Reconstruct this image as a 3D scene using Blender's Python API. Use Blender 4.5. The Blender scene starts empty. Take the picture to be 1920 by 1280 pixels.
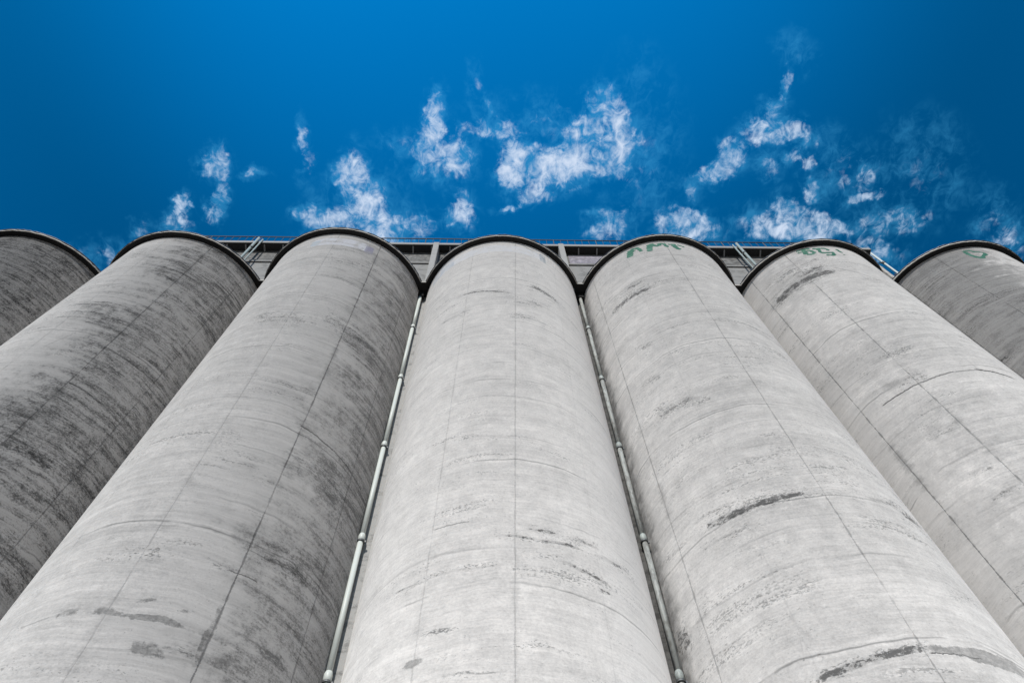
import bpy, bmesh, math, random
from mathutils import Vector, Matrix
random.seed(7)
R = math.radians
scene = bpy.context.scene
col = scene.collection

# ------------------------------------------------------------------ camera
FW = Vector((0.02420912860264242, 0.43708416703408576, 0.8990947386234779))
RT = Vector((0.9996723995624655, -0.01805761559083744, -0.01813880018622445))
UP = Vector((-0.008307324799413582, -0.8992393193401257, 0.4373781372078217))
cd = bpy.data.cameras.new('camera')
cd.lens, cd.sensor_width, cd.sensor_fit = 26.0663, 36.0, 'HORIZONTAL'
cd.clip_start, cd.clip_end = 0.1, 6000
cam = bpy.data.objects.new('camera', cd)
col.objects.link(cam)
m = Matrix((RT, UP, -FW)).transposed().to_4x4()
m.translation = Vector((0, 0, 1.6))
cam.matrix_world = m
scene.camera = cam

# ------------------------------------------------------------------ light
SUN_AZ, SUN_EL = R(-12), R(38)          # azimuth from -Y (behind the camera), towards -X
SUN = Vector((math.sin(SUN_AZ)*math.cos(SUN_EL), -math.cos(SUN_AZ)*math.cos(SUN_EL), math.sin(SUN_EL)))
sl = bpy.data.lights.new('sun', 'SUN')
sl.energy, sl.angle, sl.color = 4.45, R(0.6), (1.0, 0.95, 0.885)
so = bpy.data.objects.new('sun', sl)
so.rotation_euler = SUN.to_track_quat('Z', 'Y').to_euler()
col.objects.link(so)
scene.view_settings.view_transform = 'Standard'
scene.view_settings.look = 'None'
scene.view_settings.gamma = 1
scene.view_settings.exposure = 0.15


# ------------------------------------------------------------------ node language
class G:
    """small arithmetic language on top of a node tree"""
    def __init__(s, nt): s.nt = nt; s.n = nt.nodes; s.l = nt.links
    def put(s, sock, v):
        if isinstance(v, V): s.l.new(v.s, sock)
        elif v is not None: sock.default_value = v
    def m(s, op, a, b=None, c=None, clamp=False):
        n = s.n.new('ShaderNodeMath'); n.operation = op; n.use_clamp = clamp
        for i, v in enumerate((a, b, c)):
            if v is not None: s.put(n.inputs[i], v)
        return V(s, n.outputs[0])
    def vec(s, x, y, z):
        n = s.n.new('ShaderNodeCombineXYZ')
        for i, v in enumerate((x, y, z)): s.put(n.inputs[i], v)
        return V(s, n.outputs[0])
    def sep(s, v):
        n = s.n.new('ShaderNodeSeparateXYZ'); s.l.new(v.s, n.inputs[0])
        return [V(s, o) for o in n.outputs]
    def vm(s, op, a, b):
        n = s.n.new('ShaderNodeVectorMath'); n.operation = op
        s.put(n.inputs[0], a); s.put(n.inputs[1], b)
        return V(s, n.outputs['Value'] if op == 'DOT_PRODUCT' else n.outputs[0])
    def noise(s, vec, scale, detail=4, rough=.55, dist=0):
        n = s.n.new('ShaderNodeTexNoise'); s.l.new(vec.s, n.inputs['Vector'])
        n.inputs['Scale'].default_value = scale; n.inputs['Detail'].default_value = detail
        n.inputs['Roughness'].default_value = rough; n.inputs['Distortion'].default_value = dist
        return V(s, n.outputs[0])
    def ss(s, v, a, b, lo=0., hi=1., kind='SMOOTHSTEP'):
        n = s.n.new('ShaderNodeMapRange'); n.interpolation_type = kind
        s.put(n.inputs['Value'], v)
        for k, x in zip(('From Min', 'From Max', 'To Min', 'To Max'), (a, b, lo, hi)): s.put(n.inputs[k], x)
        return V(s, n.outputs[0])
    def mix(s, f, a, b, mode='MIX'):
        n = s.n.new('ShaderNodeMix'); n.data_type = 'RGBA'; n.blend_type = mode
        s.put(n.inputs[0], f)
        for i, v in ((6, a), (7, b)):
            if isinstance(v, V): s.l.new(v.s, n.inputs[i])
            else: n.inputs[i].default_value = (*v, 1) if len(v) == 3 else v
        return V(s, n.outputs[2])


class V:
    def __init__(s, g, sock): s.g = g; s.s = sock
    def __add__(a, b): return a.g.m('ADD', a, b)
    def __radd__(a, b): return a.g.m('ADD', b, a)
    def __sub__(a, b): return a.g.m('SUBTRACT', a, b)
    def __rsub__(a, b): return a.g.m('SUBTRACT', b, a)
    def __mul__(a, b): return a.g.m('MULTIPLY', a, b)
    def __rmul__(a, b): return a.g.m('MULTIPLY', b, a)
    def __truediv__(a, b): return a.g.m('DIVIDE', a, b)
    def abs(a): return a.g.m('ABSOLUTE', a)
    def max(a, b): return a.g.m('MAXIMUM', a, b)
    def min(a, b): return a.g.m('MINIMUM', a, b)
    def cl(a): return a.g.m('ADD', a, 0., clamp=True)


CLOUDS=[[-0.0823,0.1721,83.573,14.3738,-3.5001,28.5197,1.0],[-0.0916,0.1999,60.6437,24.1488,-16.4674,47.129,0.9],[-0.0565,0.217,43.821,0.7231,0.7055,49.8893,0.85],[-0.0675,0.2314,55.7709,1.1825,1.2821,92.3588,0.5],[-0.0995,0.2247,116.7336,4.1205,0.9758,69.6375,0.5],[0.0037,0.1743,40.5363,10.675,-19.2266,78.1932,0.75],[-0.0208,0.1815,50.076,9.0326,-22.5216,142.609,0.7],[-0.0433,0.1791,89.0902,0.967,1.5361,103.612,0.4],[0.0321,0.1842,64.4004,-1.4675,2.6543,180.4046,0.35],[-0.0034,0.1574,154.3075,-93.9308,36.699,63.6449,0.4],[0.1664,0.1822,43.3878,4.231,-5.8211,37.5019,1.0],[0.1424,0.1451,55.1488,-4.0438,0.8138,52.8775,0.8],[0.1246,0.1387,97.3594,-78.4143,52.5917,73.2635,0.6],[0.1239,0.1828,33.7212,13.8398,-15.8783,37.0509,0.8],[0.0797,0.2236,21.0355,-0.9105,0.6037,43.1623,1.25],[0.0294,0.2243,43.4976,-0.9227,0.5364,38.3531,1.15],[0.0511,0.2283,34.6971,-1.064,0.7378,53.0508,1.1],[0.1223,0.2144,33.1303,-2.0622,0.6145,43.4556,0.9],[0.1582,0.2139,30.0224,-20.0125,25.2394,41.1561,0.8],[0.0592,0.2551,42.892,-16.9885,26.8739,69.6481,0.75],[0.0268,0.2756,49.9361,-27.2066,108.9559,194.1584,0.6],[0.1021,0.2399,38.2661,-2.0189,1.3377,97.7508,0.5],[-0.1935,0.2439,57.309,14.322,-5.8183,34.9187,0.9],[-0.1737,0.2693,43.2376,18.2112,-13.2434,36.0543,0.9],[-0.2011,0.2958,21.9949,-4.0165,15.282,53.9258,0.9],[-0.1541,0.3067,22.2063,5.0363,-7.2396,42.08,0.9],[-0.2345,0.3001,40.1198,3.6692,0.754,59.4964,0.7],[-0.1099,0.3099,48.232,1.8534,0.8967,71.9408,0.7],[-0.1823,0.2881,27.3489,1.9051,0.4839,37.5683,0.5],[-0.3752,0.2285,45.1366,-38.3469,45.9636,52.1131,0.9],[-0.3815,0.2372,70.6101,11.1618,1.6083,116.0768,0.7],[-0.3674,0.2143,142.587,21.8792,1.2656,88.6895,0.6],[-0.3759,0.2794,111.8362,46.0628,-11.2879,41.178,0.85],[-0.3875,0.2982,91.6957,14.3534,1.6845,132.1981,0.6],[-0.4261,0.2822,149.3258,64.5899,-21.2858,76.9797,0.8],[-0.4398,0.3064,68.6934,12.2357,1.38,109.4875,0.6],[-0.399,0.2886,197.4399,32.0029,1.7228,133.3409,0.5],[-0.32,0.2385,100.5199,13.186,2.4014,173.8086,0.6],[-0.2543,0.1953,204.3083,21.3521,0.8721,59.7805,0.45],[-0.2547,0.2269,176.2699,18.2029,1.088,77.6441,0.35],[-0.268,0.2914,85.2709,56.3416,-55.7507,89.5813,0.65],[-0.4902,0.3223,113.9912,22.5839,1.142,92.6569,0.4],[-0.0488,0.2826,67.1677,12.3929,-9.9173,59.0279,0.8],[-0.0579,0.2993,72.9321,-39.8972,68.9282,114.4396,0.6],[-0.0372,0.2991,112.7002,0.8695,1.1795,93.2787,0.4],[0.1652,0.3027,57.0128,-24.7298,23.4969,58.9384,0.75],[0.1473,0.3145,42.8521,-14.1525,29.8984,101.2753,0.6],[0.1416,0.2854,81.2624,-26.9737,60.8115,208.1722,0.4],[0.1757,0.2949,134.1373,-11.111,0.8237,64.9995,0.4],[-0.0276,0.1246,243.3566,0.9606,1.2021,76.0326,0.25],[-0.12,0.2038,58.9593,2.6344,1.1363,78.9205,0.25],[0.0702,0.1664,23.7447,-0.9528,1.0962,72.9588,0.22],[0.1942,0.2134,46.2484,-4.3445,0.3244,22.9405,0.2],[0.3608,0.1724,34.6688,-10.9632,10.7505,69.5575,1.0],[0.3971,0.1753,40.4928,-0.1839,-15.7669,104.2039,0.8],[0.3644,0.1518,88.3744,-15.3466,2.2346,146.9294,0.6],[0.3719,0.115,143.7076,-25.8762,1.0,63.0143,0.7],[0.3656,0.1383,67.9836,-53.5708,60.7465,96.9553,0.6],[0.3193,0.2045,50.1902,21.7747,-33.5743,65.8181,0.9],[0.3009,0.2277,37.5049,-11.9381,17.0621,88.0226,0.85],[0.2693,0.2486,97.276,-12.1695,1.1384,84.4104,0.6],[0.4026,0.2048,62.3177,-56.6334,80.5333,100.0381,0.6],[0.4188,0.2138,114.3767,-22.0621,1.3943,99.0462,0.6],[0.3725,0.2195,98.0134,-16.8635,1.0722,76.6649,0.5],[0.4379,0.2552,96.2268,-19.0246,0.8892,66.7227,0.8],[0.382,0.0761,146.1985,-27.4966,2.1713,131.0575,0.1],[0.4201,0.1833,69.5287,-13.6346,1.4879,101.7336,0.5],[0.2704,0.3052,25.1473,1.2287,-8.2023,49.6704,0.9],[0.2395,0.2979,54.8416,3.4001,-15.3454,93.0434,0.8],[0.276,0.2898,50.704,2.3741,-15.3543,93.8425,0.7],[0.4024,0.2843,64.483,5.3685,-12.5456,50.7042,0.85],[0.4285,0.3032,16.414,-1.7095,-4.0982,54.0269,1.0],[0.3832,0.3038,34.5208,-18.2191,25.8448,62.7534,0.8],[0.4747,0.3065,38.56,-4.7603,-5.4612,72.0051,0.8],[0.5067,0.2307,79.9501,10.9196,-17.0401,53.1688,0.5],[0.492,0.2309,29.3371,-23.8249,43.2582,64.3414,0.4],[0.5101,0.2618,43.6116,-19.2346,32.7529,137.3972,0.7],[0.4684,0.224,61.9599,-13.2455,0.6318,45.5134,0.3],[0.5839,0.2296,39.7675,-10.4895,0.4887,35.5384,0.2],[0.5704,0.2937,27.6683,-14.2739,19.7085,64.3682,0.6],[0.5353,0.3058,51.4905,6.2003,-14.3416,43.3104,0.6],[0.5237,0.3216,65.254,-14.895,0.5064,41.8092,0.4],[0.7281,0.3231,46.1416,-14.4904,0.4999,41.5175,0.55],[0.7069,0.292,65.4965,-20.2492,0.6209,49.2621,0.3],[0.5562,0.3451,43.017,-10.3045,0.9016,77.1682,0.5],[-0.5528,0.3581,33.7646,7.4667,1.0521,90.0539,0.3]]
FEATS={-3:[[39.4,32.755,13.0,-0.026,0.13,0.4,'band']],
-2:[[31.6,19.44,5.2,-0.004,0.145,1.3,'band'],[42.25,19.395,6.35,-0.004,0.135,1.3,'band'],[52.7,19.23,4.1,-0.034,0.06,0.6,'band'],[40.9,18.38,6.4,-0.014,0.075,0.6,'band'],[30.25,21.425,8.75,-0.023,0.085,0.5,'band'],[37.3,22.86,9.6,-0.007,0.035,0.8,'crack'],[-7.9,34.09,19.6,-0.029,0.29,0.5,'band'],[24.45,24.91,8.95,0.027,0.15,0.4,'band'],[6.65,25.195,4.35,0.19,0.055,0.4,'crack'],[26.8,31.82,10.9,-0.036,0.105,0.5,'band'],[53.7,22.285,11.2,-0.014,0.06,0.4,'band']],
-1:[[39.85,20.04,8.35,-0.011,0.035,0.9,'crack'],[59.3,19.85,11.1,-0.009,0.03,0.8,'crack'],[2.35,12.5,4.35,-0.009,0.07,1.1,'smear'],[14.3,12.42,8.8,-0.001,0.06,1.3,'smear'],[-9.8,12.56,4.2,0.002,0.075,0.55,'smear'],[10.6,12.865,2.5,0.026,0.05,0.5,'smear'],[16.9,11.745,3.5,-0.004,0.09,0.45,'smear'],[21.6,12.76,2.1,0.024,0.04,0.4,'smear'],[33.4,14.145,4.9,-0.001,0.02,0.9,'crack'],[40.2,12.225,6.1,-0.027,0.095,0.35,'smear'],[30.65,12.235,1.1,0,0.675,0.6,'smear'],[5.9,35.32,18.7,-0.009,0.18,0.5,'crack'],[21.35,33.605,10.95,0.006,0.415,0.45,'band'],[2.6,14.26,7.9,0.009,0.085,0.4,'band'],[22.85,14.24,5.45,-0.009,0.04,0.5,'band'],[42.4,26.25,13.4,-0.056,0.34,0.4,'band'],[-20.1,12.45,5.9,0.007,0.025,0.35,'crack'],[-1.95,26.59,9.15,-0.016,0.145,0.3,'band']],
0:[[-9.7,30.165,18.8,-0.021,0.085,0.9,'band'],[20.95,29.51,12.05,0.022,0.14,0.4,'band'],[28.45,30.94,9.15,-0.017,0.225,0.8,'band'],[17.15,27.57,9.55,-0.006,0.08,0.6,'band'],[-33.85,28.58,7.65,-0.009,0.11,0.6,'band'],[4.3,15.025,5.7,-0.01,0.055,0.9,'band'],[17.15,15.0,7.15,0.004,0.055,0.85,'band'],[11.6,15.33,5.7,0.0,0.055,0.75,'band'],[28.8,15.34,4.4,0.0,0.06,0.7,'band'],[39.1,15.135,10.0,0.013,0.08,0.7,'band'],[26.15,14.325,10.75,-0.011,0.07,0.85,'band'],[20.85,13.985,5.25,-0.005,0.045,0.6,'band'],[33.5,13.96,2.3,-0.004,0.035,0.8,'band'],[-20.1,15.71,6.6,-0.008,0.025,0.6,'crack'],[-34.1,14.14,6.6,-0.009,0.035,0.7,'band'],[-13.3,14.095,14.3,-0.002,0.04,0.5,'band'],[-29.1,11.92,3.0,-0.007,0.06,0.5,'smear'],[-8.3,19.305,19.4,-0.019,0.055,0.4,'band'],[-21.05,12.49,4.25,-0.012,0.02,0.4,'band'],[-2.5,37.13,35.2,-0.048,0.115,0.6,'crack']],
1:[[-46.55,31.32,7.65,-0.007,0.2,1.3,'band'],[-31.8,31.23,8.6,-0.009,0.215,1.0,'band'],[-30.4,32.175,10.0,-0.005,0.13,0.7,'band'],[-42.6,22.365,5.7,-0.008,0.17,0.6,'band'],[-31.75,22.125,5.15,-0.038,0.15,0.6,'band'],[-41.25,26.69,4.05,-0.035,0.09,0.6,'band'],[-43.65,24.415,4.25,-0.004,0.075,0.7,'band'],[-36.6,16.555,8.9,-0.008,0.135,1.3,'band'],[-19.1,16.525,10.4,-0.0,0.11,1.1,'band'],[-39.7,15.985,9.3,-0.008,0.055,0.7,'band'],[-31.35,15.945,3.65,-0.029,0.05,0.6,'band'],[22.15,16.55,9.25,0.011,0.1,0.8,'band'],[35.2,16.345,6.6,-0.002,0.145,0.6,'band'],[-23.9,11.53,8.5,0.004,0.08,1.7,'band'],[-8.2,11.635,8.6,0.008,0.08,1.6,'band'],[8.3,11.665,8.8,-0.001,0.09,1.0,'smear'],[22.45,11.62,9.85,-0.002,0.12,1.3,'smear'],[8.6,11.575,8.3,-0.002,0.02,1.0,'crack'],[-29.65,12.535,1.65,-0.094,0.145,0.45,'band'],[-32.15,12.305,0.55,0.336,0.045,0.5,'band'],[-72.45,14.405,4.0,0,0.345,1.5,'band']],
2:[[-44.0,33.245,10.2,0.0,0.285,1.3,'band'],[-23.85,33.255,11.65,-0.003,0.29,1.2,'band'],[-24.3,33.79,8.7,0.008,0.245,0.7,'band'],[-31.75,34.61,15.15,0.002,0.16,0.5,'band'],[-38.75,23.34,9.05,0.001,0.035,1.0,'crack'],[-20.4,23.41,9.3,0.006,0.04,0.8,'crack'],[-4.35,23.41,7.05,-0.003,0.055,0.5,'crack'],[7.8,23.33,6.4,-0.02,0.065,1.2,'crack'],[-35.4,23.9,7.3,-0.011,0.16,0.6,'band'],[-33.5,25.475,10.0,-0.008,0.195,0.45,'band'],[-35.85,17.83,4.25,-0.002,0.065,0.9,'band'],[-37.15,20.925,4.35,-0.003,0.05,0.5,'band'],[-38.15,18.89,3.65,0.005,0.065,0.5,'band'],[1.25,32.565,10.55,-0.08,0.1,0.45,'crack']],
3:[[-56.3,27.945,5.2,0.005,0.15,0.9,'band'],[-55.1,34.28,14.2,0.032,0.205,0.5,'band'],[-49.45,30.88,16.35,0.026,0.16,0.4,'band']]}
PAINT={1:[[[[-28.2,35.37],[-27.2,35.73],[-25.8,36.19]],0.4],[[[-25.8,36.19],[-23.5,36.18],[-21.5,36.15],[-20.1,35.93],[-19.2,35.53]],0.22],[[[-25.5,35.98],[-22.5,35.9]],0.16],[[[-14.0,35.27],[-13.1,35.66],[-12.1,36.09]],0.36],[[[-13.7,35.98],[-11.7,36.12],[-9.9,36.15],[-9.3,35.96],[-8.7,35.8]],0.24],[[[-8.7,35.8],[-5.2,35.87],[-6.0,36.06],[-3.7,36.1],[-1.9,36.04],[-1.3,35.8],[-0.1,35.58]],0.22],[[[0.6,35.97],[2.9,35.99],[4.8,36.06]],0.16],[[[4.7,36.1],[4.9,35.74],[5.8,35.5],[7.5,35.31]],0.34],[[[7.5,36.01],[9.9,35.94],[12.4,35.84]],0.18]],
2:[[[[-21.5,36.31],[-19.3,36.33],[-16.9,36.36],[-14.1,36.31],[-12.3,36.17]],0.18],[[[-21.8,36.07],[-20.0,36.09],[-18.2,36.06]],0.14],[[[-16.6,36.32],[-17.1,36.06],[-17.5,35.68]],0.28],[[[-16.6,36.05],[-13.1,35.97],[-11.6,35.71],[-13.9,35.54],[-17.4,35.64]],0.2],[[[-10.4,36.22],[-8.1,36.09],[-7.2,35.9],[-8.2,35.63],[-7.1,35.48],[-3.4,35.46],[-0.3,35.48],[-0.9,35.09]],0.2],[[[-6.5,35.17],[-3.8,35.11],[-0.7,35.08]],0.2],[[[-7.8,36.14],[-3.0,36.09],[-1.5,35.97],[-1.3,35.76]],0.18],[[[5.4,36.03],[6.0,35.9],[6.3,35.67],[7.4,35.53]],0.17],[[[5.9,35.29],[7.2,35.19]],0.1]],
3:[[[[-13.1,36.06],[-11.2,36.09],[-8.1,36.08],[-6.7,35.82],[-4.1,35.78],[-2.4,35.68],[-1.2,35.51],[-2.5,35.27]],0.14],[[[-1.2,35.51],[-6.7,35.13],[-7.1,34.9]],0.22],[[[-12.2,35.99],[-12.1,35.53],[-10.9,35.24],[-9.1,35.07],[-7.2,34.94]],0.22]]}
SILO={-3:[-23.285, 15.463],-2:[-15.635, 15.44],-1:[-7.635, 15.171],0:[0.365, 15.448],1:[8.365, 15.318],2:[16.365, 15.465],3:[23.985, 15.45]}

# ------------------------------------------------------------------ sky with a layer of small torn clouds
world = bpy.data.worlds.new('World')
scene.world = world
world.use_nodes = True
nt = world.node_tree
nt.nodes.clear()
g = G(nt)
tc = nt.nodes.new('ShaderNodeTexCoord')
D = V(g, tc.outputs['Generated'])
sky = nt.nodes.new('ShaderNodeTexSky')
sky.sky_type = 'NISHITA'; sky.sun_disc = False
sky.sun_elevation = SUN_EL
sky.sun_rotation = math.atan2(SUN.x, SUN.y)
sky.air_density, sky.dust_density, sky.ozone_density = 1.0, 0.6, 3.0
dx, dy, dz = g.sep(D)
# polarised deep blue overhead, pale haze near the horizon
dot = g.vm('DOT_PRODUCT', D, tuple(SUN))
pol = (1.0 - 0.5*(1.0 - dot*dot))*(.77 + .62*g.ss(dz, .84, 1.0))
deep = g.mix(1.0, V(g, sky.outputs[0]), (0.004, 1.46, 2.20), 'MULTIPLY')
deep = g.mix(1.0, deep, g.vec(pol, pol, pol), 'MULTIPLY')
hz = g.ss(dz, 0.62, 0.15)
skyc = g.mix(hz, deep, (3.6, 3.4, 3.1))
zc = dz.max(.08)
u, v = dx/zc, dy/zc
P0 = g.vec(u, v, 0.)
w1 = g.noise(P0, 26, 5, .6); w2 = g.noise(g.vec(u + 7.3, v + 2.1, 0.), 26, 5, .6)
w3 = g.noise(g.vec(u + 3.3, v + 5.1, 0.), 90, 4, .6); w4 = g.noise(g.vec(u + 1.3, v + 9.1, 0.), 90, 4, .6)
P = g.vec(u + (w1 - .5)*.045 + (w3 - .5)*.010, v + (w2 - .5)*.045 + (w4 - .5)*.010, 1.)
acc = None
for (cx, cy, a, b, c, d, st) in CLOUDS:
    k = 1/1.5
    A = g.vm('DOT_PRODUCT', P, (a*k, b*k, -(a*cx + b*cy)*k)); B = g.vm('DOT_PRODUCT', P, (c*k, d*k, -(c*cx + d*cy)*k))
    q = g.m('MULTIPLY_ADD', g.m('MULTIPLY_ADD', A, A, B*B), -st, st)
    acc = q if acc is None else acc.max(q)
accr = acc
acc = acc.max(0.)
fb = g.noise(P0, 34, 8, .60, .3)
fb2 = g.noise(g.vec(u*1. + 4, v*.8, 0.), 120, 6, .7)
fb3 = g.noise(g.vec(u*1.3 + 2, v + 6, 0.), 52, 8, .64, 1.2)
dens = acc + (fb - .5)*3.2 + (fb3 - .5)*2.6 + (fb2 - .5)*.45 - .10
al = g.ss(dens, .06, 1.7)*g.ss(acc, 0., .45)
halo = g.ss(acc + (fb3 - .5)*1.8 + (w1 - .5)*2.2, -.3, .9)*g.ss(accr, -1.2, .2)
skyc = g.mix(halo*.27, skyc, (.7, 4.6, 8.2))
skyc = g.mix(al*.95, skyc, (6.0, 6.9, 8.4))
bg = nt.nodes.new('ShaderNodeBackground')
bg.inputs['Strength'].default_value = 0.1
nt.links.new(skyc.s, bg.inputs[0])
wo = nt.nodes.new('ShaderNodeOutputWorld')
nt.links.new(bg.outputs[0], wo.inputs[0])
world.cycles.sampling_method = 'MANUAL'
world.cycles.sample_map_resolution = 512


# ------------------------------------------------------------------ materials
def new_mat(name):
    mt = bpy.data.materials.new(name); mt.use_nodes = True
    t = mt.node_tree; t.nodes.clear()
    b = t.nodes.new('ShaderNodeBsdfPrincipled'); o = t.nodes.new('ShaderNodeOutputMaterial')
    t.links.new(b.outputs[0], o.inputs[0])
    b.inputs['Specular IOR Level'].default_value = 0.25
    return mt, G(t), b


def bump(g, b, h, strength, dist):
    n = g.n.new('ShaderNodeBump'); n.inputs['Strength'].default_value = strength
    n.inputs['Distance'].default_value = dist
    g.l.new(h.s, n.inputs['Height']); g.l.new(n.outputs[0], b.inputs['Normal'])


RB = 3.9226          # radius of a silo
RR = 4.1912          # radius of its cornice ring
ZR0 = ZR = 36.55     # underside of the ring
JOINTS = {-3: (0.5, 0), -2: (-2.2, 0), -1: (1.5, 0), 0: (4.0, .33), 1: (-1.0, 0), 2: (.6, 0), 3: (-.3, 0)}
# grime plus painted-in shade per silo: angle where it starts, where full, how dark
GRIME_SHADE = {-3: (-60, -10, .70, .32), -2: (-6, 34, .60, .36), -1: (4, 66, .46, .48), 0: (30, 95, .16, .10),
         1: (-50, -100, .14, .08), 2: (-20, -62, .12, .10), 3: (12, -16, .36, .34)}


def concrete_silo(k):
    mt, g, b = new_mat('silo_concrete')
    tc = g.n.new('ShaderNodeTexCoord')
    x, y, z = g.sep(V(g, tc.outputs['Object']))
    ang = g.m('ARCTAN2', x, y*-1.)*57.29578
    s = ang*(RB/57.29578)
    sd = 11.7*k + 50
    P = g.vec(s, sd, z)
    wob = g.noise(g.vec(s*.5, sd, z*.5), 1., 3)
    # rings left by the sliding formwork: long thin horizontal streaks
    tilt = z + s*.02 + (wob - .5)*.5
    st1 = g.noise(g.vec(s*.16, sd, tilt*2.6), 1., 8, .68)
    st2 = g.noise(g.vec(s*.5 + 30, sd, tilt*6.), 1., 6, .7)
    bands = g.noise(g.vec(s*.03, sd + 5, tilt*.9), 1., 3, .5)
    mot = g.noise(P, .55, 7, .6)
    mot2 = g.noise(P, 2.4, 7, .68)
    fine = g.noise(P, 13., 5, .75)
    st3 = g.noise(g.vec(s*.35 + 12, sd, tilt*15.), 1., 4, .75)
    grain = g.noise(g.vec(s, sd, z*1.5), 17., 4, .85)
    tone = 1.0 + (bands - .5)*.22 + (mot - .5)*.36 + (st1 - .5)*(.50*SM[k]) + (st2 - .5)*(.46*SM[k]) + (mot2 - .5)*.56 + (fine - .5)*.50 + (grain - .5)*.52 + (st3 - .5)*.42
    # thin dark edges of single lifts
    lift = g.ss((st1 - .56).abs(), .012, .0)*g.ss(mot, .42, .62)*.14
    # ridge left at every lift of the form (about 1.1 m) and a stronger one every fourth
    zl = tilt + (g.noise(g.vec(s*.25, sd + 3, z*.6), 1., 5, .6) - .5)*.35
    for per, th_, amt, lo_, hi_ in ((1.13, .045, .17, .45, .61), (4.52, .035, .38, .39, .57)):
        q = zl/per + .37*k
        d = (q - g.m('ROUND', q, 0.)).abs()*per
        gate = g.ss(g.noise(g.vec(s*.35, sd + per*7, g.m('ROUND', q, 0.)*5.3), 1., 4, .6), lo_, hi_)
        lift = lift.max(g.ss(d, th_, th_*.2)*gate*amt)
        tone_up = g.ss((d - th_*2.2).abs(), th_*1.6, 0.)*gate*amt*.35
        lift = lift - tone_up*.5
    # mottled grime, with the silo's shaded side darkened in the colour too
    a0, a1, am, un = GRIME_SHADE[k]
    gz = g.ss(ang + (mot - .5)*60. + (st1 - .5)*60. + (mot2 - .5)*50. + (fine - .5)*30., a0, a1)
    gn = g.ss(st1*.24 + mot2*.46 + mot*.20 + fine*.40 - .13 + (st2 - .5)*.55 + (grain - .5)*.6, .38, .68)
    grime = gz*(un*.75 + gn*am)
    # broken rows of dark pits and lichen specks
    field = g.ss(g.noise(g.vec(s*.35, sd + 9, z*.8), 1., 3), .46, .62)
    vn = g.noise(g.vec(s*13., sd, z*22.), 1., 4, .7)
    pits = g.ss(vn + (st1 - .5)*.9 + (st2 - .5)*.6, .59, .70)*field*.44
    pits = pits.max(g.ss(g.noise(P, 21., 2, .5), .72, .77)*.35)
    # vertical form joints every 30 degrees
    off, lean = JOINTS[k]
    jz = ang - off - (z - 20.)*lean
    t = (jz/30.)
    fr = (t - g.m('ROUND', t, 0.))*(30.*RB/57.29578) + (g.noise(g.vec(0.3, sd, z*1.2), 1., 6, .75) - .5)*.07
    fr = fr/(.25 + 1.5*g.ss(g.noise(g.vec(.8, sd, z*2.6), 1., 6, .8), .36, .66))
    jid = g.m('ROUND', t, 0.)
    jn = g.noise(g.vec(jid*3.1, sd, z*.35), 1., 4, .7)
    jst = None
    for i_, w_ in JST[k].items():
        q = (1.0 - (jid - float(i_)).abs()).cl()*w_
        jst = q if jst is None else jst + q
    joint = g.ss(fr.abs(), .030, .006)*g.ss(jn, .26, .50)*jst
    smear = g.ss(fr.abs() + (fine - .5)*.2, .16, .02)*g.ss(jn, .52, .66)*jst*.34
    # named stains and cracks of this silo
    rag = g.noise(g.vec(s*1.1 + 3, sd, z*1.6), 1., 5, .65)
    spk = g.noise(g.vec(s*7., sd, z*9.), 1., 6, .78)
    angw = ang + (g.noise(g.vec(s*1.1 + 8, sd, z*1.1), 1., 6, .7) - .5)*16.
    spn = g.ss(spk, .36, .64)
    wz = (g.noise(g.vec(s*1.3, sd + 2, z*.3), 1., 6, .72) - .5)
    band = None; smr = None; crk = None
    for (ac, zc_, ha, slope, hz_, stg, kind) in FEATS[k]:
        du = angw - ac
        zz = z - zc_ - (ang - ac)*slope if slope else z - zc_
        if kind == 'crack':
            hz_ = min(max(hz_, .02), .05)
            d = (zz + wz*.34).abs()
            q = g.ss(d, hz_*1.3, hz_*.35)*g.ss(du.abs(), ha*1.06, ha*.9)*stg
            crk = q if crk is None else crk.max(q)
        else:
            ha_ = max(ha, .8)*1.12; hz_ = hz_*(1.25 if kind == 'band' else 1.6)
            if ha < 2.: du = ang - ac + (angw - ang)*.2
            A = du/ha_; Bq = (zz + wz*min(.7, hz_*2.6))/hz_
            A2 = A*A
            q = (1.0 - A2*A2 - Bq*Bq)*stg
            if kind == 'band': band = q if band is None else band.max(q)
            else: smr = q if smr is None else smr.max(q)
    stain = pits
    if band is not None:
        stain = stain.max(g.ss(vn + (st2 - .5)*.7 + (rag - .5)*.5, .56, .66)*g.ss(band, -6., .2)*.55)
        stain = stain.max(g.ss(band.cl()*.62 + spn*.55 + (rag - .5)*1.3, .62, .98)*g.ss(band, 0., .3)*.72)
        stain = stain.max(g.ss(band, 0., .8)*.16)
    if smr is not None: stain = stain.max(g.ss(smr + (rag - .5)*3.2 + (spk - .5)*1.6, .10, .60)*(.20 + .34*g.ss(fine*.5 + spk*.5, .36, .62)))
    stain = stain.max(joint*.55).max(smear)
    if k in (0, 1):      # ragged dark edge beside the stained pipe
        e_ = ang*(1. if k == 0 else -1.) + (rag - .5)*16. + (fine - .5)*10.
        stain = stain.max(g.ss(e_, 69. if k else 72., 77. if k else 79.)*g.ss(mot2*.6 + st1*.4, .36, .56)*.62)
    if crk is not None: stain = stain.max(crk*.72)
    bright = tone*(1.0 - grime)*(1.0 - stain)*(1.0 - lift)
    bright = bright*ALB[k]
    # pale faded lettering band under the ring
    c = g.vec(bright*1.0, bright*.962, bright*.928)
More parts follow.
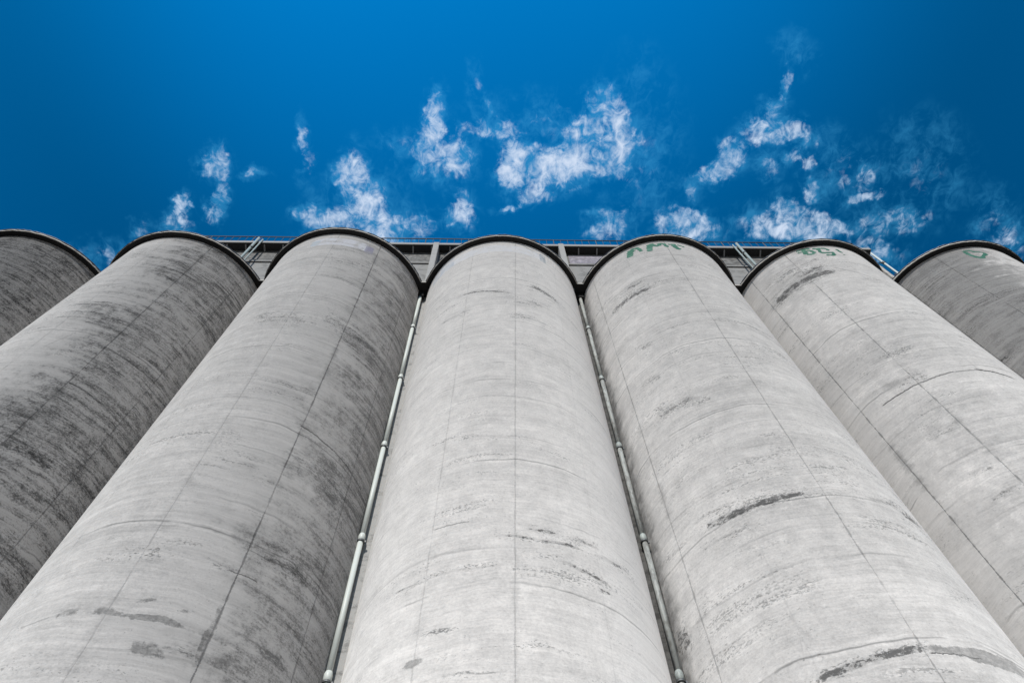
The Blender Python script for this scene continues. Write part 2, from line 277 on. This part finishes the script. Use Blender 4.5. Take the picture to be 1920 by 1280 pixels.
    for (z0, z1, b0, b1, colr, amt) in PALE.get(k, []):
        q = g.ss(z, z0, z0 + .08)*g.ss(z, z1, z1 - .08)*g.ss(ang, b0, b0 + .8)*g.ss(ang, b1, b1 - .8)
        q = q*g.ss(g.noise(g.vec(s*2.2, sd, z*2.6), 1., 5, .75), .30, .62)*amt
        c = g.mix(q, c, colr)
    g.l.new(c.s, b.inputs['Base Color'])
    b.inputs['Roughness'].default_value = .92
    b.inputs['Diffuse Roughness'].default_value = 1.0
    b.inputs['Specular IOR Level'].default_value = .15
    hgt = st1*.35 + st2*.2 + mot2*.2 + fine*.2 - joint*.8 - stain*.35
    bump(g, b, hgt, .55, .03)
    return mt


JST = {-3: {0: .4, 1: .5, -1: .2}, -2: {0: .35, 1: 1., 2: .7, 3: .5, -1: .2}, -1: {1: 1., 0: .38, 2: .6, -1: .2, 3: .3},
       0: {0: .42, -1: .30, 1: .12, 2: .15, -2: .1}, 1: {0: .62, -2: .62, -1: .14, 1: .12, -3: .2},
       2: {-1: .8, -2: .9, 0: .2, 1: .3, -3: .3}, 3: {-1: .8, -2: .9, 0: .3}}
SM = {-3: 1., -2: 1., -1: .95, 0: .62, 1: .66, 2: .66, 3: .9}
ALB = {-3: .52, -2: .68, -1: .68, 0: .80, 1: .72, 2: .74, 3: .68}
PALE = {-1: [(34.9, 35.95, -15, 24, (.80, .80, .84), .95), (34.8, 35.8, 22, 28.5, (.36, .35, .46), .9), (34.95, 35.7, -16, -9, (.52, .60, .66), .7)],
        0: [(35.05, 36.0, -50, 30, (.84, .84, .87), .8), (35.0, 36.1, 27, 32.5, (.36, .42, .47), .95), (35.1, 36.4, -60, -36, (.50, .55, .62), .6)]}


def concrete(name, base, seed=0., grime=.3, dark=.35, scale=1.0, tint=(1., .98, .95)):
    mt, g, b = new_mat(name)
    tc = g.n.new('ShaderNodeTexCoord')
    x, y, z = g.sep(V(g, tc.outputs['Object']))
    P = g.vec(x + seed, y, z)
    a = g.noise(P, 1.3*scale, 7, .65); st = g.noise(g.vec(x*.4 + seed, y, z*3.), 1.2*scale, 7, .7); f = g.noise(P, 14*scale, 5, .7)
    v = 1.0 + (a - .5)*.5 + (st - .5)*.35 + (f - .5)*.3
    gr = g.ss(a*.6 + st*.4 + (f - .5)*.3, .62 - grime*.3, .74 - grime*.2)*dark
    v = v*(1.0 - gr)*base
    g.l.new(g.vec(v*tint[0], v*tint[1], v*tint[2]).s, b.inputs['Base Color'])
    b.inputs['Roughness'].default_value = .9
    bump(g, b, a*.5 + f*.5, .5, .03)
    return mt


def painted(name, colr, rough=.5, metal=0., dirt=(.12, .10, .08), amount=.35, lo=.5, hi=.7, sc=3.):
    mt, g, b = new_mat(name)
    tc = g.n.new('ShaderNodeTexCoord')
    x, y, z = g.sep(V(g, tc.outputs['Object']))
    n = g.noise(g.vec(x*3, y*3, z), sc, 7, .7)
    f = g.noise(g.vec(x*4, y*4, z), sc*6, 4, .7)
    q = g.ss(n + (f - .5)*.3, lo, hi)*amount
    c = g.mix(q, colr, dirt)
    c = g.mix(.12, c, g.vec(f, f, f))
    g.l.new(c.s, b.inputs['Base Color'])
    b.inputs['Roughness'].default_value = rough; b.inputs['Metallic'].default_value = metal
    bump(g, b, n, .3, .01)
    return mt


M = {
    'ring': concrete('ring_edge_concrete', .42, 3, .5, .6, 2.5, (1., .94, .86)),
    'soffit': concrete('dark_underside', .012, 9, .4, .5, 1., (1., .95, .93)),  # undersides get a near-black base colour
    'flash': painted('weathered_flashing', (.05, .055, .07), .5, .6),
    'gal': concrete('gallery_render', .23, 20, .55, .45, 1.6),
    'gal_rough': concrete('gallery_flaking_render', .21, 33, .8, .62, 3.2),
    'slab': concrete('gallery_slab', .27, 40, .35, .4, 2.),
    'slab_under': concrete('slab_underside', .03, 44, .3, .4),  # slab concrete darkened: shade of the unlit underside put into the colour
    'pillar': concrete('pillar_concrete', .28, 60, .2, .3, 2.),
    'pale': concrete('pale_violet_paint', .36, 70, .9, .55, 3., (1., .93, 1.06)),
    'green': concrete('green_grey_paint', .26, 75, .4, .3, 3., (.86, 1., .95)),
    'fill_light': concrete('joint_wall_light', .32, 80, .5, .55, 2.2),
    'fill_dark': concrete('joint_wall_dark', .10, 90, .7, .65, 2.2),  # same joint concrete in a darker tone
    'rail': painted('dark_railing_steel', (.012, .016, .025), .6, .4),
    'pipe': painted('white_enamelled_pipe', (.50, .53, .50), .42, 0, (.2, .19, .17), .3, .58, .75),
    'pipe_dirty': painted('stained_pipe', (.28, .29, .27), .55, 0, (.10, .095, .085), .8, .44, .62),
    'collar': painted('pipe_collar', (.30, .33, .31), .5, 0, (.05, .05, .05), .6, .45, .65),
    'clip': painted('pipe_clip_steel', (.05, .055, .06), .6, .5),
    'green_pipe': painted('pale_green_pipe', (.21, .25, .23), .5, 0, (.12, .12, .10), .5, .5, .7),
    'spray': None,
}
mt, g, b = new_mat('faded_green_paint')
tc = g.n.new('ShaderNodeTexCoord')
n = g.noise(V(g, tc.outputs['Object']), 2.6, 6, .75); n2 = g.noise(V(g, tc.outputs['Object']), .9, 2)
c = g.mix(g.ss(n, .48, .78), (.022, .105, .070), (.16, .26, .21)); c = g.mix(g.ss(n2, .4, .65)*.4, c, (.03, .11, .06))
g.l.new(c.s, b.inputs['Base Color']); b.inputs['Roughness'].default_value = .8
M['spray'] = mt


# ------------------------------------------------------------------ mesh helpers
def link(name, bm, mat, parent=None, smooth=False, loc=(0, 0, 0)):
    me = bpy.data.meshes.new(name)
    bmesh.ops.recalc_face_normals(bm, faces=bm.faces)
    if smooth:
        for f in bm.faces: f.smooth = True
    bm.to_mesh(me); bm.free()
    if mat: me.materials.append(mat)
    o = bpy.data.objects.new(name, me); col.objects.link(o)
    o.location = loc
    if parent: o.parent = parent
    return o


def empty(name, loc):
    o = bpy.data.objects.new(name, None); col.objects.link(o); o.location = loc
    o.empty_display_size = .5
    return o


def tag(o, label=None, cat=None, group=None, kind=None):
    for k_, v_ in (('label', label), ('category', cat), ('group', group), ('kind', kind)):
        if v_: o[k_] = v_
    return o


def box(bm, x0, x1, y0, y1, z0, z1, bev=0.):
    r = bmesh.ops.create_cube(bm, size=1)
    for v_ in r['verts']:
        v_.co = Vector(((x0+x1)/2 + v_.co.x*(x1-x0), (y0+y1)/2 + v_.co.y*(y1-y0), (z0+z1)/2 + v_.co.z*(z1-z0)))
    if bev:
        es = list({e for v_ in r['verts'] for e in v_.link_edges})
        bmesh.ops.bevel(bm, geom=es, offset=bev, segments=2, affect='EDGES')


def tube(bm, pts, r, n=16, caps=True):
    rings = []
    for i, p in enumerate(pts):
        p = Vector(p)
        t = (Vector(pts[min(i+1, len(pts)-1)]) - Vector(pts[max(i-1, 0)])).normalized()
        a = t.orthogonal().normalized() if abs(t.z) < .99 else Vector((1, 0, 0))
        b_ = t.cross(a).normalized()
        rr = r[i] if isinstance(r, (list, tuple)) else r
        rings.append([bm.verts.new(p + (a*math.cos(2*math.pi*j/n) + b_*math.sin(2*math.pi*j/n))*rr) for j in range(n)])
    for A, B in zip(rings, rings[1:]):
        for j in range(n): bm.faces.new((A[j], A[(j+1) % n], B[(j+1) % n], B[j]))
    if caps:
        bm.faces.new(rings[0][::-1]); bm.faces.new(rings[-1])


def band_ring(bm, r0, r1, z0, z1, clip, n=180, rough=0., phase=0.):
    """closed ring between two radii, cut off at |x| = clip where it would run into its neighbour"""
    def pt(rad, th, z):
        x_, y_ = rad*math.cos(th), rad*math.sin(th)
        if abs(x_) > clip: x_ = math.copysign(clip, x_)
        return (x_, y_, z)
    vs = []
    for i in range(n):
        th = 2*math.pi*i/n
        k_ = rough*(math.sin(th*37 + phase) + math.sin(th*83 + 2*phase) + random.uniform(-1, 1))
        vs.append([bm.verts.new(pt(rad, th, z)) for rad, z in ((r0, z0), (r1 + k_, z0), (r1 + k_, z1 + k_), (r0, z1 + k_))])
    for i in range(n):
        A, B = vs[i], vs[(i+1) % n]
        for j in range(4):
            bm.faces.new((A[j], B[j], B[(j+1) % 4], A[(j+1) % 4]))


# ------------------------------------------------------------------ ground
bm = bmesh.new()
bmesh.ops.create_grid(bm, x_segments=2, y_segments=2, size=2500)
gm = concrete('yard_gravel', .10, 5, .3, .3, .6)
tag(link('ground', bm, gm), kind='structure')

# ------------------------------------------------------------------ silos
LAB = {
    -3: 'dark grimy concrete silo cut off by the left edge of the photo',
    -2: 'concrete silo second from the left, bright left side and mottled grey right side',
    -1: 'concrete silo left of the clean white drainpipe, pale streaked left side fading to dark grey',
    0: 'evenly pale central concrete silo standing between the two drainpipes, faded white band at its top',
    1: 'pale concrete silo just right of the stained drainpipe, green painted AMX letters at its top',
    2: 'pale concrete silo with green painted 6G style letters and a dark streak below them',
    3: 'grey weathered concrete silo at the right edge with a green painted loop at its top',
}
for k in range(-3, 4):
    cx, cy = SILO[k]
    root = tag(empty('grain_silo', (cx, cy, 0)), LAB[k], 'silo', 'row of concrete grain silos')
    bm = bmesh.new()
    ZR = ZR0
    n = 256; zs = [0, 6, 12, 18, 24, 30, ZR + .02]
    rg = [[bm.verts.new((RB*math.sin(2*math.pi*j/n), -RB*math.cos(2*math.pi*j/n), z)) for j in range(n)] for z in zs]
    for A, B in zip(rg, rg[1:]):
        for j in range(n): bm.faces.new((A[j], A[(j+1) % n], B[(j+1) % n], B[j]))
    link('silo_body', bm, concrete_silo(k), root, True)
    ZR = ZR0 + (.007 if abs(k) == 3 else 0.)
    bm = bmesh.new()
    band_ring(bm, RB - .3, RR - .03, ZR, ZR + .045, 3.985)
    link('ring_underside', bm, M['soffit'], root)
    bm = bmesh.new()
    band_ring(bm, RB - .3, RR, ZR + .046, ZR + .15, 3.99, rough=.006, phase=k)
    link('ring_edge', bm, M['ring'], root)
    bm = bmesh.new()
    band_ring(bm, RB - .1, RR + .03, ZR + .151, ZR + .178, 3.992, rough=.004, phase=k+2)
    link('ring_flashing', bm, M['flash'], root)
    bm = bmesh.new()
    vs = [bm.verts.new((max(-3.98, min(3.98, (RB)*math.cos(t_))), RB*math.sin(t_), ZR + .13)) for t_ in [2*math.pi*i/96 for i in range(96)]]
    top = bm.verts.new((0, 0, ZR + .5))
    for i in range(96): bm.faces.new((vs[i], vs[(i+1) % 96], top))
    link('silo_roof', bm, M['ring'], root)
    # green painted strokes, a few millimetres proud of the wall
    for pts, w in PAINT.get(k, []):
        P = [Vector((R(a_)*RB, min(z_, ZR - .05))) for a_, z_ in pts]
        fine_ = []
        for A, B in zip(P, P[1:]):
            m_ = max(2, int((B - A).length/.06))
            fine_ += [A.lerp(B, t_/m_) for t_ in range(m_)]
        fine_.append(P[-1])
        bm = bmesh.new(); prev = None
        for i, p in enumerate(fine_):
            t_ = (fine_[min(i+1, len(fine_)-1)] - fine_[max(i-1, 0)]).normalized()
            nn = Vector((-t_.y, t_.x))
            ww = w*.40*(1 + .18*math.sin(i*1.7) + random.uniform(-.12, .12))*(.55 if i in (0, len(fine_)-1) else 1)
            row = []
            for q in (p + nn*ww, p, p - nn*ww):
                th = q.x/RB
                row.append(bm.verts.new(((RB+.006)*math.sin(th), -(RB+.006)*math.cos(th), min(q.y, ZR - .01))))
            if prev:
                for j in range(2): bm.faces.new((prev[j], prev[j+1], row[j+1], row[j]))
            prev = row
        link('painted_stroke', bm, M['spray'], root)

# ------------------------------------------------------------------ joint walls and deck pieces between the silos
ZR = ZR0
FL = {-3: 'concrete joint wall hidden in the valley between the two leftmost silos',
      -2: 'concrete joint wall in the valley between the mottled silo and the streaked silo left of centre',
      -1: 'light rough concrete strip closing the gap behind the clean white drainpipe',
      0: 'dark concrete strip closing the gap behind the stained drainpipe',
      1: 'concrete joint wall between the AMX silo and the silo with 6G style letters',
      2: 'concrete joint wall between the two rightmost silos'}
DL = {-3: 'slab piece joining the rings of the two leftmost silos',
      -2: 'slab piece joining the rings left of the streaked silo, under the left gallery bay',
      -1: 'dark slab piece above the top of the clean white drainpipe, joining two rings',
      0: 'dark slab piece with a short light edge above the top of the stained drainpipe',
      1: 'slab piece joining the rings between the AMX silo and the 6G silo',
      2: 'slab piece joining the rings of the two rightmost silos below the gallery end'}
for k in range(-3, 3):
    xm = (SILO[k][0] + SILO[k+1][0])/2
    bm = bmesh.new()
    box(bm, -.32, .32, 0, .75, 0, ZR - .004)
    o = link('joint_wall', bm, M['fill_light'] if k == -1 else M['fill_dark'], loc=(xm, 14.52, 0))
    tag(o, FL[k], 'wall', 'joint walls between the silos')
    root = tag(empty('deck_slab', (xm, 13.73, ZR)), DL[k], 'slab', 'slab pieces between the rings')
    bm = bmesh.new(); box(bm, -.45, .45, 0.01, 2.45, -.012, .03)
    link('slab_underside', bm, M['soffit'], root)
    bm = bmesh.new(); box(bm, -.45, .45, 0, 2.45, .031, .142, .01)
    link('slab_edge', bm, M['ring'], root)

# ------------------------------------------------------------------ drainpipes in the two middle valleys
ZC = [32.4, 27.6, 22.8, 18.1, 13.4, 8.6, 3.9]


def drainpipe(x, y, mat, label, dirty):
    root = tag(empty('drainpipe', (x, y, 0)), label, 'pipe', 'drainpipes between the central silos')
    ztop = 36.0
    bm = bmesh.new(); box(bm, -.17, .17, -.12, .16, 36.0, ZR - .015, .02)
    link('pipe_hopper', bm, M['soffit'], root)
    edges = [ztop] + ZC + [.15]
    for i, (a_, b_) in enumerate(zip(edges, edges[1:])):
        bm = bmesh.new()
        j = .008*math.sin(i*2.3 + x)
        tube(bm, [(j, 0, b_ + .02), (j, 0, a_ - .02)], .078, 24)
        link('pipe_section', bm, mat, root, True)
    for z in ZC:
        bm = bmesh.new()
        tube(bm, [(0, 0, z - .02), (0, 0, z), (0, 0, z + .16), (0, 0, z + .19), (0, 0, z + .25)], [.080, .100, .102, .096, .080], 24)
        c_ = link('pipe_collar', bm, mat if not dirty else M['collar'], root, True)
        bm = bmesh.new()
        tube(bm, [(0, 0, z - .075), (0, 0, z - .03)], .112, 24)
        box(bm, -.02, .02, .09, .24, z - .075, z - .03)
        box(bm, .095, .15, -.02, .02, z - .085, z - .02)
        link('pipe_clip', bm, M['clip'], root)
    return root


drainpipe(-3.72, 14.32, M['pipe'], 'clean white drainpipe in the valley left of the central silo', False)
drainpipe(4.335, 14.32, M['pipe_dirty'], 'stained grey drainpipe in the valley right of the central silo', True)

# ------------------------------------------------------------------ rooftop gallery behind the rings
GX0, GX1 = -19.6, 22.55
root = tag(empty('rooftop_gallery', (1.5, 14.6, 36.8)), 'long grey concrete gallery building standing on the silos behind their rings', 'building')
root.location = (0, 0, 0)
GY = 14.60
bm = bmesh.new(); box(bm, GX0, GX1, GY, GY + .3, 36.78, 41.52)
link('lower_wall', bm, M['gal'], root)
bm = bmesh.new(); box(bm, GX0, GX1, GY + .004, GY + .3, 41.62, 43.60)
link('upper_wall', bm, M['gal_rough'], root)
bm = bmesh.new(); box(bm, GX0, GX1, GY - .05, GY + .29, 41.66, 41.86, .01)
link('ledge', bm, M['gal'], root)
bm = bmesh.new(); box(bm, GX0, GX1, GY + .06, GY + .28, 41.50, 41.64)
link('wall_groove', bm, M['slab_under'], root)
bm = bmesh.new(); box(bm, GX0, GX0 + .3, GY + .31, 18.6, 36.78, 43.6); box(bm, GX1 - .3, GX1, GY + .31, 18.6, 36.78, 43.6); box(bm, GX0, GX1, 18.61, 18.9, 36.78, 43.6)
link('rear_wall', bm, M['gal'], root)
bm = bmesh.new(); box(bm, GX0 - .1, GX1 + .05, 14.10, 18.95, 43.625, 43.93, .015)
link('roof_slab', bm, M['slab'], root)
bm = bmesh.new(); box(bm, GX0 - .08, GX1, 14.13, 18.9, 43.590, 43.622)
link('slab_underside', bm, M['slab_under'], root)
for i, xp in enumerate((-18.3, -10.9, -3.47, 3.93, 11.4, 18.8)):
    bm = bmesh.new(); box(bm, xp - .16, xp + .17, 14.06, GY - .003, 36.80, 43.96, .02)
    link('pillar', bm, M['pillar'], root)
x = GX0 + .6
while x < GX1 - .5:
    bm = bmesh.new()
    vs = [bm.verts.new(c_) for c_ in ((-.035, 14.2, 43.59), (.035, 14.2, 43.59), (.035, GY, 43.59), (-.035, GY, 43.59), (-.035, GY, 43.40), (.035, GY, 43.40), (-.035, 14.22, 43.53), (.035, 14.22, 43.53))]
    for f_ in ((0, 1, 2, 3), (0, 6, 7, 1), (6, 4, 5, 7), (3, 2, 5, 4), (0, 3, 4, 6), (1, 7, 5, 2)): bm.faces.new([vs[i] for i in f_])
    link('bracket', bm, M['pillar'], root, loc=(x, 0, 0))
    x += 1.09
bm = bmesh.new(); box(bm, 4.35, 6.9, GY - .012, GY + .002, 41.98, 43.35)
link('painted_panel', bm, M['pale'], root)['label'] = 'pale violet and white painted patch'
bm = bmesh.new(); box(bm, 19.6, 22.05, GY - .012, GY + .002, 41.90, 43.45)
link('painted_panel', bm, M['green'], root)['label'] = 'pale green painted patch'
bm = bmesh.new(); box(bm, 22.12, 22.34, GY - .16, GY - .002, 36.80, 43.58, .015)
link('corner_trim', bm, M['ring'], root)

# railing on the gallery roof
rl = tag(empty('roof_railing', (1.5, 14.18, 43.93)), 'thin dark railing along the edge of the gallery roof', 'railing')
L = GX1 - 21.5
bm = bmesh.new(); tube(bm, [(GX0 - 1.5, 0, 1.0), (22.0 - 1.5, 0, 1.0)], .035, 10)
link('top_rail', bm, M['rail'], rl)
bm = bmesh.new(); tube(bm, [(GX0 - 1.5, 0, .12), (22.0 - 1.5, 0, .12)], .02, 8)
link('bottom_rail', bm, M['rail'], rl)
npk = 98
for i in range(npk):
    xx = GX0 - 1.5 + (22.0 - GX0)*i/(npk - 1)
    bm = bmesh.new(); post = i % 6 == 0
    tube(bm, [(0, 0, 0.003), (0, 0, .99)], .028 if post else .012, 8)
    link('railing_post' if post else 'baluster', bm, M['rail'], rl, loc=(xx, 0, 0))

# pipes climbing the gallery wall
for xa, xb, lab in ((-14.0, -13.74, 'pair of pale green vertical pipes on the gallery left of the streaked silo'),
                    (14.56, 14.30, 'pair of pale green vertical pipes on the gallery right of the AMX silo')):
    t_ = tag(empty('gallery_downpipe', (xa, 14.0, 36.8)), lab, 'pipe', 'pipes on the gallery wall')
    bm = bmesh.new(); tube(bm, [(0, 0, .03), (0, 0, 7.35)], .075, 16)
    link('wide_pipe', bm, M['green_pipe'], t_, True)
    bm = bmesh.new(); tube(bm, [(xb - xa, .04, .03), (xb - xa, .04, 7.2)], .045, 12)
    link('narrow_pipe', bm, M['green_pipe'], t_, True)
    for zz in (1.2, 3.4, 5.6):
        bm = bmesh.new(); tube(bm, [(0, 0, zz), (0, 0, zz + .12)], .098, 16); box(bm, min(0, xb - xa) - .05, max(0, xb - xa) + .05, .08, .13, zz + .02, zz + .09)
        link('pipe_clip', bm, M['clip'], t_)
t_ = tag(empty('gallery_downpipe', (22.86, 14.5, 36.8)), 'white vertical pipe with dark couplings at the right corner of the gallery', 'pipe', 'pipes on the gallery wall')
bm = bmesh.new(); tube(bm, [(0, 0, .03), (0, 0, 7.35)], .06, 16)
link('wide_pipe', bm, M['pipe'], t_, True)
for zz in (1.6, 3.6, 5.5):
    bm = bmesh.new(); tube(bm, [(0, 0, zz), (0, 0, zz + .18)], .095, 16); box(bm, -.3, 0, -.03, .03, zz + .05, zz + .12)
    link('pipe_clip', bm, M['clip'], t_)
